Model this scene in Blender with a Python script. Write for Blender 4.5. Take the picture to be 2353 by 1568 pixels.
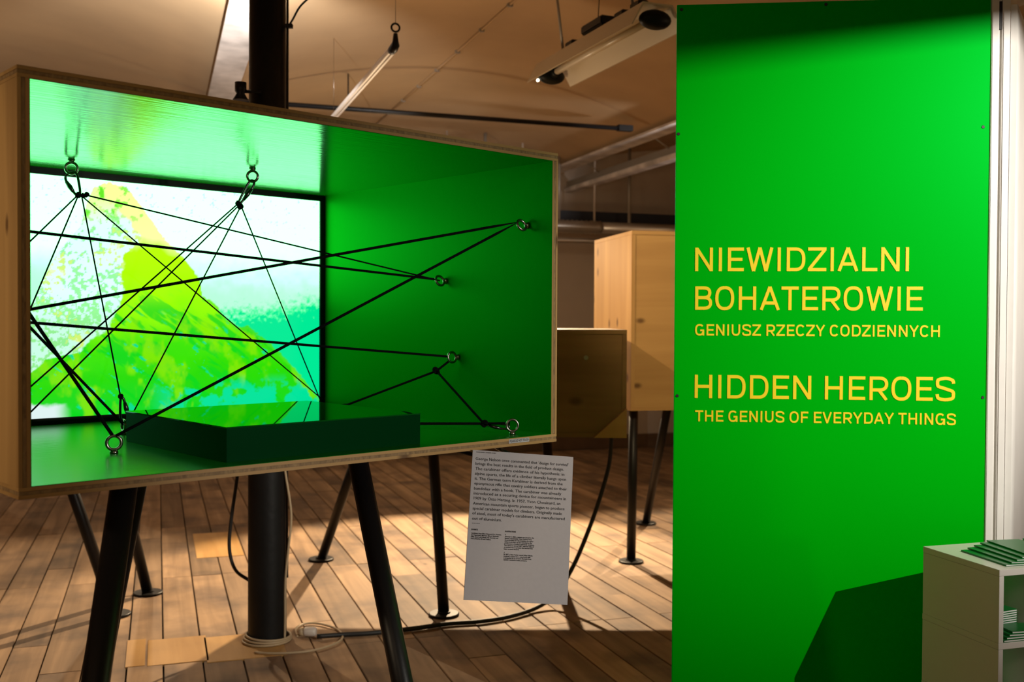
import bpy, bmesh, math, random
import numpy as np
from mathutils import Vector, Matrix, Euler
random.seed(7); np.random.seed(7)
for o in list(bpy.data.objects): bpy.data.objects.remove(o)
scene = bpy.context.scene
col = scene.collection

# ------------------------------------------------------------------ camera (frame 2353 x 1568)
FPX, PITCH, ROLL = 2363.3, .019, .0049
CX, CY = 1176.5, 784.0
EYE = np.array([0, 0, 1.5])
FW = np.array([0, math.cos(PITCH), -math.sin(PITCH)])
_U0 = np.array([0, math.sin(PITCH), math.cos(PITCH)]); _R0 = np.array([1., 0, 0])
RC = _R0*math.cos(ROLL) + _U0*math.sin(ROLL)
UC = _U0*math.cos(ROLL) - _R0*math.sin(ROLL)
cam_d = bpy.data.cameras.new('camera'); cam = bpy.data.objects.new('camera', cam_d); col.objects.link(cam)
cam.matrix_world = Matrix(((RC[0], UC[0], -FW[0], EYE[0]), (RC[1], UC[1], -FW[1], EYE[1]), (RC[2], UC[2], -FW[2], EYE[2]), (0, 0, 0, 1)))
cam_d.sensor_width = 36; cam_d.lens = 36*FPX/2353; cam_d.clip_end = 100; cam_d.clip_start = .05
cam_d.dof.use_dof = True; cam_d.dof.focus_distance = 2.85; cam_d.dof.aperture_fstop = 4.2
scene.camera = cam
scene.view_settings.view_transform = 'Standard'; scene.view_settings.look = 'None'
scene.view_settings.gamma = 1; scene.view_settings.use_curve_mapping = False
scene.view_settings.exposure = 0.0

# ------------------------------------------------------------------ world, room spots and added fill lights
w = bpy.data.worlds.new('world'); scene.world = w; w.use_nodes = True
w.node_tree.nodes['Background'].inputs[0].default_value = (.05, .035, .02, 1)
w.node_tree.nodes['Background'].inputs[1].default_value = .3

def spot(name, loc, aim, power, color, angle, blend, radius=.03):
    d = bpy.data.lights.new(name, 'SPOT'); d.energy = power; d.color = color; d.spot_size = math.radians(angle)
    d.spot_blend = blend; d.shadow_soft_size = radius
    o = bpy.data.objects.new(name, d); col.objects.link(o); o.location = loc
    o.rotation_euler = (Vector(aim)-Vector(loc)).to_track_quat('-Z', 'Y').to_euler(); return o
def lamp(name, loc, power, color, radius=.2):
    d = bpy.data.lights.new(name, 'POINT'); d.energy = power; d.color = color; d.shadow_soft_size = radius
    o = bpy.data.objects.new(name, d); col.objects.link(o); o.location = loc; return o
WARM = (1, .74, .46); WHITE = (1, .93, .82)
spot('spot_light_back', (-.15, 9.6, 3.02), (-.35, 5.55, 0), 1950, WARM, 54, .35, .03)
spot('spot_light_left', (-3.6, 8.4, 3.05), (-2.3, 5.2, 0), 260, WARM, 56, .7, .04)
spot('spot_light_right_floor', (2.6, 9.8, 3.0), (1.0, 6.2, 0), 900, WARM, 46, .5, .03)
spot('spot_light_far_box', (-1.9, 4.9, 3.1), (.55, 6.75, 1.6), 420, WARM, 34, .5, .04)
LP = (3.011, 0.323, 2.95)
spot('spot_light_panel', LP, (1.52, 3.33, 1.80), 860, WHITE, 47, 1.0, .004)
spot('fill_spot_board', (3.2, .2, 1.75), (-.12, 2.72, 1.15), 260, WHITE, 27, .7, .1)  # added fill with no known source, lifts the text board and case end
lamp('fill_front_left', (-3.2, -.2, 2.7), 10, WARM, .25)  # unseen fill light added at the front left
spot('fill_spot_case_side', (-3.3, .05, 2.6), (-1.35, 2.35, 1.55), 170, WARM, 30, .7, .1)  # fill added to brighten the outer left side of the case
spot('spot_light_right_beam', (2.3, 8.2, 2.75), (1.2, 9.4, 3.2), 110, (1, .93, .88), 50, .7, .03)
spot('fill_spot_far_front', (1.15, 3.95, 2.9), (1.25, 6.5, 1.45), 130, (1, .76, .42), 60, .8, .05)  # fill added out of sight behind the title wall, brightens the tall case
lamp('fill_back', (-1.2, 8.9, 2.15), 26, WARM, .15)  # added fill hidden behind the case, lifts the far floor and wall
lamp('fill_front', (-.7, -1.2, 2.75), 32, (1, .8, .56), .3)  # added fill near the camera for the case front
lamp('fill_right', (4.6, 4.6, 2.6), 30, WARM, .25)  # out-of-view fill added on the right side of the room
lamp('fill_left', (-4.6, 6.3, 2.4), 26, WARM, .25)  # out-of-view fill added on the left side of the room
lamp('fill_mid', (-.35, 5.95, 2.25), 16, WARM, .12)  # added fill concealed by the main case, brightens the ceiling
spot('spot_light_beam', (-1.245, 4.72, 2.66), (-2.05, 7.3, 3.2), 420, (1, .95, .9), 70, .6, .02)

# ------------------------------------------------------------------ pixel helpers
def ray(px, py): return FW + RC*(px-CX)/FPX - UC*(py-CY)/FPX
def proj(P):
    d = np.asarray(P, float)-EYE; z = d@FW
    return np.stack([CX+FPX*(d@RC)/z, CY-FPX*(d@UC)/z], -1)
def atY(px, py, Y): d = ray(px, py); return EYE+d*Y/d[1]
def atZ(px, py, Z): d = ray(px, py); return EYE+d*(Z-1.5)/d[2]
def atPl(px, py, o, n): d = ray(px, py); return EYE+d*((np.asarray(o)-EYE)@n)/(d@n)

# ------------------------------------------------------------------ materials
def nt(name):
    m = bpy.data.materials.new(name); m.use_nodes = True
    return m, m.node_tree.nodes, m.node_tree.links, m.node_tree.nodes['Principled BSDF']
def flat(name, c, rough=.5, metal=0, spec=.5, bump=0, bscale=60, var=0, vscale=6, ior=1.5):
    m, n, l, p = nt(name)
    p.inputs['Base Color'].default_value = (*c, 1); p.inputs['Roughness'].default_value = rough
    p.inputs['Metallic'].default_value = metal; p.inputs['Specular IOR Level'].default_value = spec; p.inputs['IOR'].default_value = ior
    tc = n.new('ShaderNodeTexCoord')
    if bump:
        t = n.new('ShaderNodeTexNoise'); t.inputs['Scale'].default_value = bscale; l.new(tc.outputs['Object'], t.inputs['Vector'])
        b = n.new('ShaderNodeBump'); b.inputs['Strength'].default_value = bump; b.inputs['Distance'].default_value = .004
        l.new(t.outputs['Fac'], b.inputs['Height']); l.new(b.outputs['Normal'], p.inputs['Normal'])
    if var:
        t = n.new('ShaderNodeTexNoise'); t.inputs['Scale'].default_value = vscale; t.inputs['Detail'].default_value = 5
        l.new(tc.outputs['Object'], t.inputs['Vector'])
        r = n.new('ShaderNodeValToRGB'); r.color_ramp.elements[0].position = .3; r.color_ramp.elements[1].position = .7
        r.color_ramp.elements[0].color = (*[x*(1-var) for x in c], 1); r.color_ramp.elements[1].color = (*[min(1, x*(1+var)) for x in c], 1)
        l.new(t.outputs['Fac'], r.inputs['Fac']); l.new(r.outputs['Color'], p.inputs['Base Color'])
    return m
def wood(name, c1, c2, axis=0, rough=.55, grain=14, stretch=.06, knots=.0, kscale=3.0, stains=0, randcol=0, spec=.4, kstretch=.45, flat_axis=None):
    m, n, l, p = nt(name)
    p.inputs['Roughness'].default_value = rough; p.inputs['Specular IOR Level'].default_value = spec
    tc = n.new('ShaderNodeTexCoord'); oi = n.new('ShaderNodeObjectInfo')
    ad = n.new('ShaderNodeVectorMath'); ad.operation = 'MULTIPLY_ADD'
    cmb = n.new('ShaderNodeCombineXYZ')
    for i in range(3): l.new(oi.outputs['Random'], cmb.inputs[i])
    l.new(cmb.outputs[0], ad.inputs[0]); ad.inputs[1].default_value = (17, 31, 23); l.new(tc.outputs['Object'], ad.inputs[2])
    mp = n.new('ShaderNodeMapping'); s = [grain]*3; s[axis] = grain*stretch; mp.inputs['Scale'].default_value = s
    l.new(ad.outputs[0], mp.inputs['Vector'])
    t = n.new('ShaderNodeTexNoise'); t.inputs['Scale'].default_value = 1; t.inputs['Detail'].default_value = 6; t.inputs['Distortion'].default_value = .6
    l.new(mp.outputs[0], t.inputs['Vector'])
    r = n.new('ShaderNodeValToRGB'); r.color_ramp.elements[0].position = .32; r.color_ramp.elements[1].position = .68
    r.color_ramp.elements[0].color = (*c1, 1); r.color_ramp.elements[1].color = (*c2, 1); l.new(t.outputs['Fac'], r.inputs['Fac'])
    out = r.outputs['Color']
    def mul(out, fac_out, colr):
        mx = n.new('ShaderNodeMix'); mx.data_type = 'RGBA'; mx.blend_type = 'MIX'
        l.new(fac_out, mx.inputs[0]); l.new(out, mx.inputs[6]); mx.inputs[7].default_value = (*colr, 1); return mx.outputs[2]
    if knots:
        mk = n.new('ShaderNodeMapping'); s = [kscale]*3; s[axis] = kscale*kstretch
        mk.inputs['Scale'].default_value = s
        l.new(ad.outputs[0], mk.inputs['Vector'])
        v = n.new('ShaderNodeTexVoronoi'); v.inputs['Scale'].default_value = 1
        if flat_axis is None: l.new(mk.outputs[0], v.inputs['Vector'])
        else:
            v.voronoi_dimensions = '2D'; sp_x = n.new('ShaderNodeSeparateXYZ'); cb_x = n.new('ShaderNodeCombineXYZ')
            l.new(mk.outputs[0], sp_x.inputs[0]); ax2 = [q for q in range(3) if q != flat_axis]
            l.new(sp_x.outputs[ax2[0]], cb_x.inputs[0]); l.new(sp_x.outputs[ax2[1]], cb_x.inputs[1]); l.new(cb_x.outputs[0], v.inputs['Vector'])
        kr = n.new('ShaderNodeValToRGB'); kr.color_ramp.elements[0].position = knots*.5; kr.color_ramp.elements[1].position = knots*1.5
        kr.color_ramp.elements[0].color = (.85, .85, .85, 1); kr.color_ramp.elements[1].color = (0, 0, 0, 1); l.new(v.outputs['Distance'], kr.inputs['Fac'])
        sc_ = n.new('ShaderNodeSeparateColor'); gt = n.new('ShaderNodeMath'); gt.operation = 'GREATER_THAN'; gt.inputs[1].default_value = .35
        l.new(v.outputs['Color'], sc_.inputs[0]); l.new(sc_.outputs[0], gt.inputs[0])
        mm = n.new('ShaderNodeMath'); mm.operation = 'MULTIPLY'; l.new(kr.outputs['Color'], mm.inputs[0]); l.new(gt.outputs[0], mm.inputs[1])
        out = mul(out, mm.outputs[0], (.1, .045, .015))
    if stains:
        t2 = n.new('ShaderNodeTexNoise'); t2.inputs['Scale'].default_value = 2.6; t2.inputs['Detail'].default_value = 6
        l.new(ad.outputs[0], t2.inputs['Vector'])
        sr = n.new('ShaderNodeValToRGB'); sr.color_ramp.elements[0].position = .46; sr.color_ramp.elements[1].position = .74
        sr.color_ramp.elements[0].color = (0, 0, 0, 1); sr.color_ramp.elements[1].color = (stains, stains, stains, 1); l.new(t2.outputs['Fac'], sr.inputs['Fac'])
        out = mul(out, sr.outputs['Color'], (.07, .045, .035))
    if randcol:
        hs = n.new('ShaderNodeHueSaturation'); mr = n.new('ShaderNodeMapRange')
        mr.inputs['To Min'].default_value = 1-randcol; mr.inputs['To Max'].default_value = 1+randcol
        l.new(oi.outputs['Random'], mr.inputs['Value']); l.new(mr.outputs[0], hs.inputs['Value']); l.new(out, hs.inputs['Color']); out = hs.outputs['Color']
    l.new(out, p.inputs['Base Color'])
    b = n.new('ShaderNodeBump'); b.inputs['Strength'].default_value = .15; b.inputs['Distance'].default_value = .002
    l.new(t.outputs['Fac'], b.inputs['Height']); l.new(b.outputs['Normal'], p.inputs['Normal'])
    return m
def green_paint(name, c, rough, axis, bump=.25, ior=1.5, gloss=(.8, 1, .85)):
    """pigmented lacquer: green body under a clear gloss whose strength follows the Fresnel law"""
    m, n, l, p = nt(name); n.remove(p)
    out = n['Material Output']; df = n.new('ShaderNodeBsdfDiffuse'); gl_ = n.new('ShaderNodeBsdfGlossy'); fr = n.new('ShaderNodeFresnel'); mx = n.new('ShaderNodeMixShader')
    df.inputs['Color'].default_value = (*c, 1); gl_.inputs['Color'].default_value = (*gloss, 1); gl_.inputs['Roughness'].default_value = rough; fr.inputs['IOR'].default_value = ior
    tc = n.new('ShaderNodeTexCoord'); mp = n.new('ShaderNodeMapping'); s = [90]*3; s[axis] = 5; mp.inputs['Scale'].default_value = s
    l.new(tc.outputs['Object'], mp.inputs['Vector'])
    t = n.new('ShaderNodeTexNoise'); t.inputs['Scale'].default_value = 1; t.inputs['Detail'].default_value = 4; l.new(mp.outputs[0], t.inputs['Vector'])
    b = n.new('ShaderNodeBump'); b.inputs['Strength'].default_value = bump; b.inputs['Distance'].default_value = .0015
    l.new(t.outputs['Fac'], b.inputs['Height'])
    for q in (df, gl_, fr): l.new(b.outputs['Normal'], q.inputs['Normal'])
    l.new(fr.outputs[0], mx.inputs[0]); l.new(df.outputs[0], mx.inputs[1]); l.new(gl_.outputs[0], mx.inputs[2]); l.new(mx.outputs[0], out.inputs['Surface'])
    return m
def emis(name, c, s):
    m, n, l, p = nt(name); p.inputs['Base Color'].default_value = (*c, 1)
    p.inputs['Emission Color'].default_value = (*c, 1); p.inputs['Emission Strength'].default_value = s; return m

SPR1, SPR2 = (.34, .2, .075), (.5, .31, .12)
M = {}
for ax in range(3):
    M['spruce%d' % ax] = wood('spruce_%s' % 'xyz'[ax], SPR1, SPR2, ax, .5, 16, .05, .05, 6.5, flat_axis=(2, 2, 0)[ax])
    M['far%d' % ax] = wood('spruce_far_%s' % 'xyz'[ax], (.42, .24, .085), (.53, .32, .12), ax, .5, 9, .06, .085, 5.5, kstretch=.6, flat_axis=(1, 2, 0)[ax])
M['core'] = wood('spruce_core', (.2, .125, .06), (.36, .24, .11), 2, .6, 110, .4)
M['dark_birch'] = wood('brown_board', (.2, .11, .04), (.28, .16, .06), 0, .5, 9, .06, .085, 4.5, kstretch=.6, flat_axis=1)
M['plank'] = wood('floor_plank', (.21, .13, .07), (.41, .265, .15), 1, .68, 13, .06, .035, 3.2, .9, .28)
M['patch'] = wood('floor_patch', (.46, .25, .075), (.58, .34, .12), 1, .5, 12, .08, .03, 3, .25, .1)
M['subfloor'] = flat('subfloor', (.03, .02, .013), .9, var=.3)
M['ceil'] = flat('ceiling_plaster', (.48, .33, .185), .8, var=.1, vscale=1.2, bump=.3, bscale=5)
M['wall'] = flat('wall_plaster', (.5, .43, .36), .8, var=.08, vscale=1.5)
M['beam'] = flat('beam_whitewash', (.62, .58, .56), .42, var=.38, vscale=4.5, bump=.3, bscale=14)
M['skirting'] = flat('skirting_brown', (.12, .07, .035), .5, var=.2)
GREEN = (.001, .14, .002)
M['gx'] = green_paint('green_gloss_x', GREEN, .13, 0, .6, 1.65, (.8, 1, .85))
M['gfloor'] = green_paint('green_gloss_floor', GREEN, .2, 0, .25, 1.5, (.6, 1, .66))
M['gz'] = green_paint('green_satin_z', (.0006, .13, .001), .45, 2, .12, 1.6, (.02, 1, .08))
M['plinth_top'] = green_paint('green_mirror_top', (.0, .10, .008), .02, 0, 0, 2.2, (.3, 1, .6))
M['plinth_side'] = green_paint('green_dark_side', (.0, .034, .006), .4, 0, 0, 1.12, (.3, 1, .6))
M['panel'] = green_paint('green_print', (.0, .42, .001), .45, 2, 0, 1.33, (.02, 1, .3))
M['yellow'] = flat('yellow_letter', (.88, .66, .004), .5)
M['black'] = flat('black_steel', (.007, .007, .008), .42, spec=.3, bump=.05, bscale=120)
M['iron'] = flat('black_iron', (.008, .008, .008), .5, spec=.25, bump=.35, bscale=25, var=.2)
M['rubber'] = flat('black_rubber', (.01, .01, .01), .55)
M['rope'] = flat('black_rope', (.005, .0055, .006), 1, spec=.05, bump=.6, bscale=400)
M['bezel'] = flat('black_bezel', (.004, .006, .005), .45, spec=.15)
M['steel'] = flat('steel', (.36, .34, .31), .25, 1)
M['gun'] = flat('dark_steel', (.1, .1, .1), .3, 1)
M['paper'] = flat('grey_card', (.5, .5, .545), .6, var=.02, vscale=90)
M['ink'] = flat('black_ink', (.018, .018, .022), .6)
M['white'] = flat('white_laminate', (.74, .72, .68), .28)
M['whitepaint'] = flat('white_paint', (.76, .74, .71), .5, var=.03, vscale=12)
M['cream'] = flat('cream_cable', (.52, .4, .25), .5)
M['plastic'] = flat('white_plastic', (.75, .68, .62), .4)
M['reflector'] = flat('reflector_enamel', (.55, .47, .34), .3)
M['greymetal'] = flat('grey_metal', (.3, .27, .23), .4, .3)
M['cover'] = flat('green_cover', (.004, .17, .03), .3)
M['pages'] = flat('white_pages', (.8, .8, .8), .6)
M['tray'] = flat('navy_tray', (.012, .016, .03), .5)
M['duct'] = flat('silver_duct', (.6, .57, .53), .3, .8)
M['led'] = emis('led_dot', (1, .95, .7), 6)

# ------------------------------------------------------------------ geometry helpers
class MB:
    def __init__(s): s.v = []; s.f = []; s.sm = []
    def quad(s, *pts):
        i = len(s.v); s.v += [tuple(p) for p in pts]; s.f.append(tuple(range(i, i+len(pts)))); s.sm.append(False); return s
    def box(s, x0, x1, y0, y1, z0, z1):
        i = len(s.v)
        s.v += [(x, y, z) for z in (z0, z1) for y in (y0, y1) for x in (x0, x1)]
        for q in ((0, 2, 3, 1), (4, 5, 7, 6), (0, 1, 5, 4), (2, 6, 7, 3), (0, 4, 6, 2), (1, 3, 7, 5)):
            s.f.append(tuple(i+k for k in q)); s.sm.append(False)
        return s
    def prism(s, poly, z0, z1, m=None):
        i = len(s.v); n = len(poly)
        pts = [(x, y, z0) for x, y in poly]+[(x, y, z1) for x, y in poly]
        if m is not None: pts = [tuple(m @ Vector(p)) for p in pts]
        s.v += pts
        s.f.append(tuple(i+k for k in reversed(range(n)))); s.sm.append(False)
        s.f.append(tuple(i+n+k for k in range(n))); s.sm.append(False)
        for k in range(n):
            s.f.append((i+k, i+(k+1) % n, i+n+(k+1) % n, i+n+k)); s.sm.append(False)
        return s
    def tube(s, path, r, seg=8, closed=False, caps=True):
        P = [Vector(p) for p in path]; n = len(P); rr = r if hasattr(r, '__len__') else [r]*n
        i0 = len(s.v); up = None
        for j in range(n):
            if closed: t = P[(j+1) % n]-P[j-1]
            else: t = P[min(j+1, n-1)]-P[max(j-1, 0)]
            t.normalize()
            if up is None:
                up = Vector((0, 0, 1)) if abs(t.z) < .9 else Vector((1, 0, 0))
            x = up-t*up.dot(t)
            if x.length < 1e-6: x = t.orthogonal()
            x.normalize(); y = t.cross(x); up = x
            for k in range(seg):
                a = 2*math.pi*k/seg; s.v.append(tuple(P[j]+(x*math.cos(a)+y*math.sin(a))*rr[j]))
        m = n if closed else n-1
        for j in range(m):
            for k in range(seg):
                a, b = i0+j*seg, i0+((j+1) % n)*seg
                s.f.append((a+k, a+(k+1) % seg, b+(k+1) % seg, b+k)); s.sm.append(True)
        if caps and not closed:
            s.f.append(tuple(i0+k for k in reversed(range(seg)))); s.sm.append(False)
            s.f.append(tuple(i0+(n-1)*seg+k for k in range(seg))); s.sm.append(False)
        return s
    def torus(s, c, n, R, r, seg=24, sub=8):
        n = Vector(n).normalized(); x = n.orthogonal().normalized(); y = n.cross(x); c = Vector(c)
        return s.tube([c+(x*math.cos(2*math.pi*k/seg)+y*math.sin(2*math.pi*k/seg))*R for k in range(seg)], r, sub, True)
    def ball(s, c, rx, ry=None, rz=None, seg=10, rings=6):
        ry = ry or rx; rz = rz or rx; i0 = len(s.v)
        for j in range(rings+1):
            p = math.pi*j/rings
            for k in range(seg):
                a = 2*math.pi*k/seg
                s.v.append((c[0]+rx*math.sin(p)*math.cos(a), c[1]+ry*math.sin(p)*math.sin(a), c[2]+rz*math.cos(p)))
        for j in range(rings):
            for k in range(seg):
                s.f.append((i0+j*seg+k, i0+(j+1)*seg+k, i0+(j+1)*seg+(k+1) % seg, i0+j*seg+(k+1) % seg)); s.sm.append(True)
        return s
    def build(s, name, mat, parent=None, bevel=0, recalc=False):
        me = bpy.data.meshes.new(name); me.from_pydata(s.v, [], s.f)
        me.polygons.foreach_set('use_smooth', s.sm)
        if bevel or recalc:
            bm = bmesh.new(); bm.from_mesh(me)
            bmesh.ops.remove_doubles(bm, verts=bm.verts, dist=1e-6)
            bmesh.ops.recalc_face_normals(bm, faces=bm.faces)
            if bevel: bmesh.ops.bevel(bm, geom=list(bm.edges), offset=bevel, segments=2, affect='EDGES', clamp_overlap=True)
            bm.to_mesh(me); bm.free()
        me.materials.append(M[mat] if isinstance(mat, str) else mat); me.update()
        o = bpy.data.objects.new(name, me); col.objects.link(o)
        if parent is not None: o.parent = parent
        return o
def tag(o, label=None, cat=None, group=None, kind=None):
    if label: o['label'] = label
    if cat: o['category'] = cat
    if group: o['group'] = group
    if kind: o['kind'] = kind
    return o
def empty(name, loc=(0, 0, 0), rz=0, label=None, cat=None, group=None, kind=None):
    o = bpy.data.objects.new(name, None); col.objects.link(o); o.location = loc; o.rotation_euler = (0, 0, rz)
    o.empty_display_size = .1
    return tag(o, label, cat, group, kind)
def smooth_path(pts, n=8):
    P = [np.asarray(p, float) for p in pts]; P = [2*P[0]-P[1]]+P+[2*P[-1]-P[-2]]; out = []
    for i in range(1, len(P)-2):
        for k in range(n):
            t = k/n; a, b, c, d = P[i-1:i+3]
            out.append(.5*((2*b)+(c-a)*t+(2*a-5*b+4*c-d)*t*t+(3*b-a-3*c+d)*t**3))
    out.append(P[-2]); return out

FONT = None; CAPH = [0]
def cap_height():
    if not CAPH[0]:
        cu = bpy.data.curves.new('cap', 'FONT'); cu.body = 'H'; cu.size = 1
        if FONT: cu.font = FONT
        ob = bpy.data.objects.new('cap', cu); col.objects.link(ob); bpy.context.view_layer.update(); CAPH[0] = max(.3, ob.dimensions.y)
        bpy.data.objects.remove(ob); bpy.data.curves.remove(cu)
    return CAPH[0]
def text_mesh(name, body, mat, parent, width, cap, mtx, offset=0, ext=.0, res=3, bold=0, shear=0):
    """one line of lettering; mtx maps (x right, y up, z out) at the left end of the baseline"""
    cu = bpy.data.curves.new(name, 'FONT'); cu.body = body; cu.size = 1; cu.resolution_u = res; cu.extrude = ext/ max(cap, 1e-6)*.72; cu.offset = bold; cu.shear = shear
    if FONT: cu.font = FONT
    ob = bpy.data.objects.new(name, cu); col.objects.link(ob)
    bpy.context.view_layer.update()
    me = bpy.data.meshes.new_from_object(ob.evaluated_get(bpy.context.evaluated_depsgraph_get()))
    bpy.data.objects.remove(ob); bpy.data.curves.remove(cu)
    co = np.empty(len(me.vertices)*3); me.vertices.foreach_get('co', co); co = co.reshape(-1, 3)
    x0, x1 = co[:, 0].min(), co[:, 0].max(); h = cap_height()
    sy = cap/h; sx = width/(x1-x0) if width else sy
    co[:, 0] = (co[:, 0]-x0)*sx; co[:, 1] *= sy; co[:, 2] = co[:, 2]*sy+offset
    me.vertices.foreach_set('co', co.ravel()); me.transform(mtx); me.name = name
    me.materials.clear(); me.materials.append(M[mat]); me.update()
    o = bpy.data.objects.new(name, me); col.objects.link(o)
    if parent is not None: o.parent = parent
    return o

# upright grotesque capitals drawn as strokes, height 1
def arc(cx, cy, rx, ry, a0, a1, n=14, p=.82):
    out = []
    for k in range(n+1):
        a = math.radians(a0+(a1-a0)*k/n); c, s_ = math.cos(a), math.sin(a)
        out.append((cx+rx*math.copysign(abs(c)**p, c), cy+ry*math.copysign(abs(s_)**p, s_)))
    return out
def glyph(ch, t):
    h = t/2; L = h; B_, T_, Mi = h, 1-h, .5
    def g_(w): return w-h
    if ch == 'I': return t, [[(h, 0), (h, 1)]], (.125, .125)
    if ch == 'N': w = .76; return w, [[(h, 0), (h, 1)], [(h*1.05, .97), (w-h*1.05, .03)], [(w-h, 0), (w-h, 1)]], (.125, .125)
    if ch == 'E': w = .68; return w, [[(h, 0), (h, 1)], [(h, B_), (w, B_)], [(h, .5), (w-.06, .5)], [(h, T_), (w, T_)]], (.125, .05)
    if ch == 'F': w = .66; return w, [[(h, 0), (h, 1)], [(h, .48), (w-.06, .48)], [(h, T_), (w, T_)]], (.125, .05)
    if ch == 'W': w = 1.14; return w, [[(h*1.0, 1), (w*.27, 0.0)], [(w*.27, 0), (w*.5, 1)], [(w*.5, 1), (w*.73, 0)], [(w*.73, 0), (w-h, 1)]], (.055, .055)
    if ch == 'V': w = .84; return w, [[(h, 1), (w/2, 0)], [(w/2, 0), (w-h, 1)]], (.03, .03)
    if ch == 'D': w = .78; return w, [[(h, 0), (h, 1)], [(h, T_), (w*.45, T_)]+arc(w*.45, .5, w*.55-h, .5-h, 90, -90, 22, .8)+[(h, B_)]], (.125, .06)
    if ch == 'Z': w = .77; return w, [[(0, T_), (w, T_)], [(w-h*1.1, T_-h*.6), (h*1.1, B_+h*.6)], [(0, B_), (w, B_)]], (.05, .05)
    if ch == 'A': w = .86; return w, [[(h*.9, 0), (w/2, 1-h*.2)], [(w/2, 1-h*.2), (w-h*.9, 0)], [(w*.19, .30), (w*.81, .30)]], (.035, .035)
    if ch == 'L': w = .63; return w, [[(h, 0), (h, 1)], [(h, B_), (w, B_)]], (.125, .03)
    if ch == 'B': w = .74; m_ = .52; return w, [[(h, 0), (h, 1)], [(h, T_), (w*.52, T_)]+arc(w*.52, (T_+m_)/2, w*.43-h, (T_-m_)/2, 90, -90, 12, .85)+[(h, m_)], [(h, m_), (w*.52, m_)]+arc(w*.52, (B_+m_)/2, w*.48-h, (m_-B_)/2, 90, -90, 12, .85)+[(h, B_)]], (.125, .06)
    if ch == 'R': w = .77; m_ = .43; return w, [[(h, 0), (h, 1)], [(h, T_), (w*.52, T_)]+arc(w*.52, (T_+m_)/2, w*.48-h, (T_-m_)/2, 90, -90, 14, .85)+[(h, m_)], [(w*.5, m_), (w-h*1.0, 0)]], (.125, .06)
    if ch == 'O': w = .82; a = arc(w/2, .5, w/2-h, .5-h+.012, 90, 450, 40); return w, [a], (.075, .075)
    if ch == 'H': w = .75; return w, [[(h, 0), (h, 1)], [(h, .5), (w-h, .5)], [(w-h, 0), (w-h, 1)]], (.125, .125)
    if ch == 'T': w = .74; return w, [[(0, T_), (w, T_)], [(w/2, 0), (w/2, 1)]], (.03, .03)
    if ch == 'U': w = .76; return w, [[(h, 1), (h, .42)]+arc(w/2, .42, w/2-h, .42-h+.01, 180, 360, 18, .85)+[(w-h, 1)]], (.12, .12)
    if ch == 'C': w = .8; return w, [arc(w/2, .5, w/2-h, .5-h+.012, 38, 322, 32)], (.075, .05)
    if ch == 'G': w = .82; return w, [arc(w/2, .5, w/2-h, .5-h+.012, 42, 310, 30)+[(w-h, .34), (w-h, .46), (w*.56, .46)], [(w-h*.9, .46), (w-h*.9, .0)]], (.075, .09)
    if ch == 'S':
        w = .8; q = [(w-h, .73), (w-h*1.5, .86), (w*.62, T_+.01), (w*.4, T_+.01), (h*1.6, .88), (h*1.15, .74), (h*1.7, .61), (w*.4, .54), (w*.62, .48), (w-h*1.5, .40), (w-h, .27), (w-h*1.5, .12), (w*.62, B_-.01), (w*.38, B_-.01), (h*1.6, .12), (h, .28)]
        return w, [[tuple(v) for v in smooth_path([np.array(v_) for v_ in q], 3)]], (.06, .06)
    if ch == 'Y': w = .82; return w, [[(h*.8, 1), (w/2, .42)], [(w/2, .42), (w-h*.8, 1)], [(w/2, 0), (w/2, .45)]], (.03, .03)
    return .0, [], (.16, .16)
def stroke_line(name, body, mat, parent, width, cap, mtx, t=.15, depth=.0015):
    quads = []; x = 0; first = True; runs = []
    for ch in body:
        w_, strokes, (lb, rb) = glyph(ch, t)
        if first: lb = 0; first = False
        x += lb
        for sgm in strokes: runs.append([(x+px_, py_) for px_, py_ in sgm])
        x += w_; last = rb; x += rb
    x -= last; sx = width/x; mb = MB(); h = t/2
    for run in runs:
        P = [np.array(run[0])]
        for v in run[1:]:
            if np.hypot(*(np.array(v)-P[-1])) > .004: P.append(np.array(v))
        dz_ = depth+.00006*(runs.index(run) % 4); n_ = len(P); Lp, Rp = [], []
        for j in range(n_):
            d0 = P[j]-P[j-1] if j else P[1]-P[0]; d1 = P[j+1]-P[j] if j < n_-1 else d0
            d0 = d0/max(1e-9, np.linalg.norm(d0)); d1 = d1/max(1e-9, np.linalg.norm(d1)); tn = d0+d1
            tn = tn/max(1e-9, np.linalg.norm(tn)); nn = np.array([-tn[1], tn[0]]); cs = max(.35, abs(np.dot(nn, np.array([-d0[1], d0[0]]))))
            Lp.append(P[j]+nn*h/cs); Rp.append(P[j]-nn*h/cs)
        def cl(v): return (v[0]*sx, min(1.015, max(-.015, v[1]))*cap)
        for j in range(n_-1):
            q = [cl(v) for v in (Rp[j], Rp[j+1], Lp[j+1], Lp[j])]
            mb.quad(*[(a_, b_, dz_) for a_, b_ in q])
            for (a_, b_), (c_, d_) in ((q[0], q[1]), (q[2], q[3])): mb.quad((a_, b_, 0), (c_, d_, 0), (c_, d_, depth), (a_, b_, depth))
            if j == 0: (a_, b_), (c_, d_) = q[3], q[0]; mb.quad((a_, b_, 0), (c_, d_, 0), (c_, d_, depth), (a_, b_, depth))
            if j == n_-2: (a_, b_), (c_, d_) = q[1], q[2]; mb.quad((a_, b_, 0), (c_, d_, 0), (c_, d_, depth), (a_, b_, depth))
    mb.v = [tuple(mtx @ Vector(v)) for v in mb.v]
    return mb.build(name, mat, parent)

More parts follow.
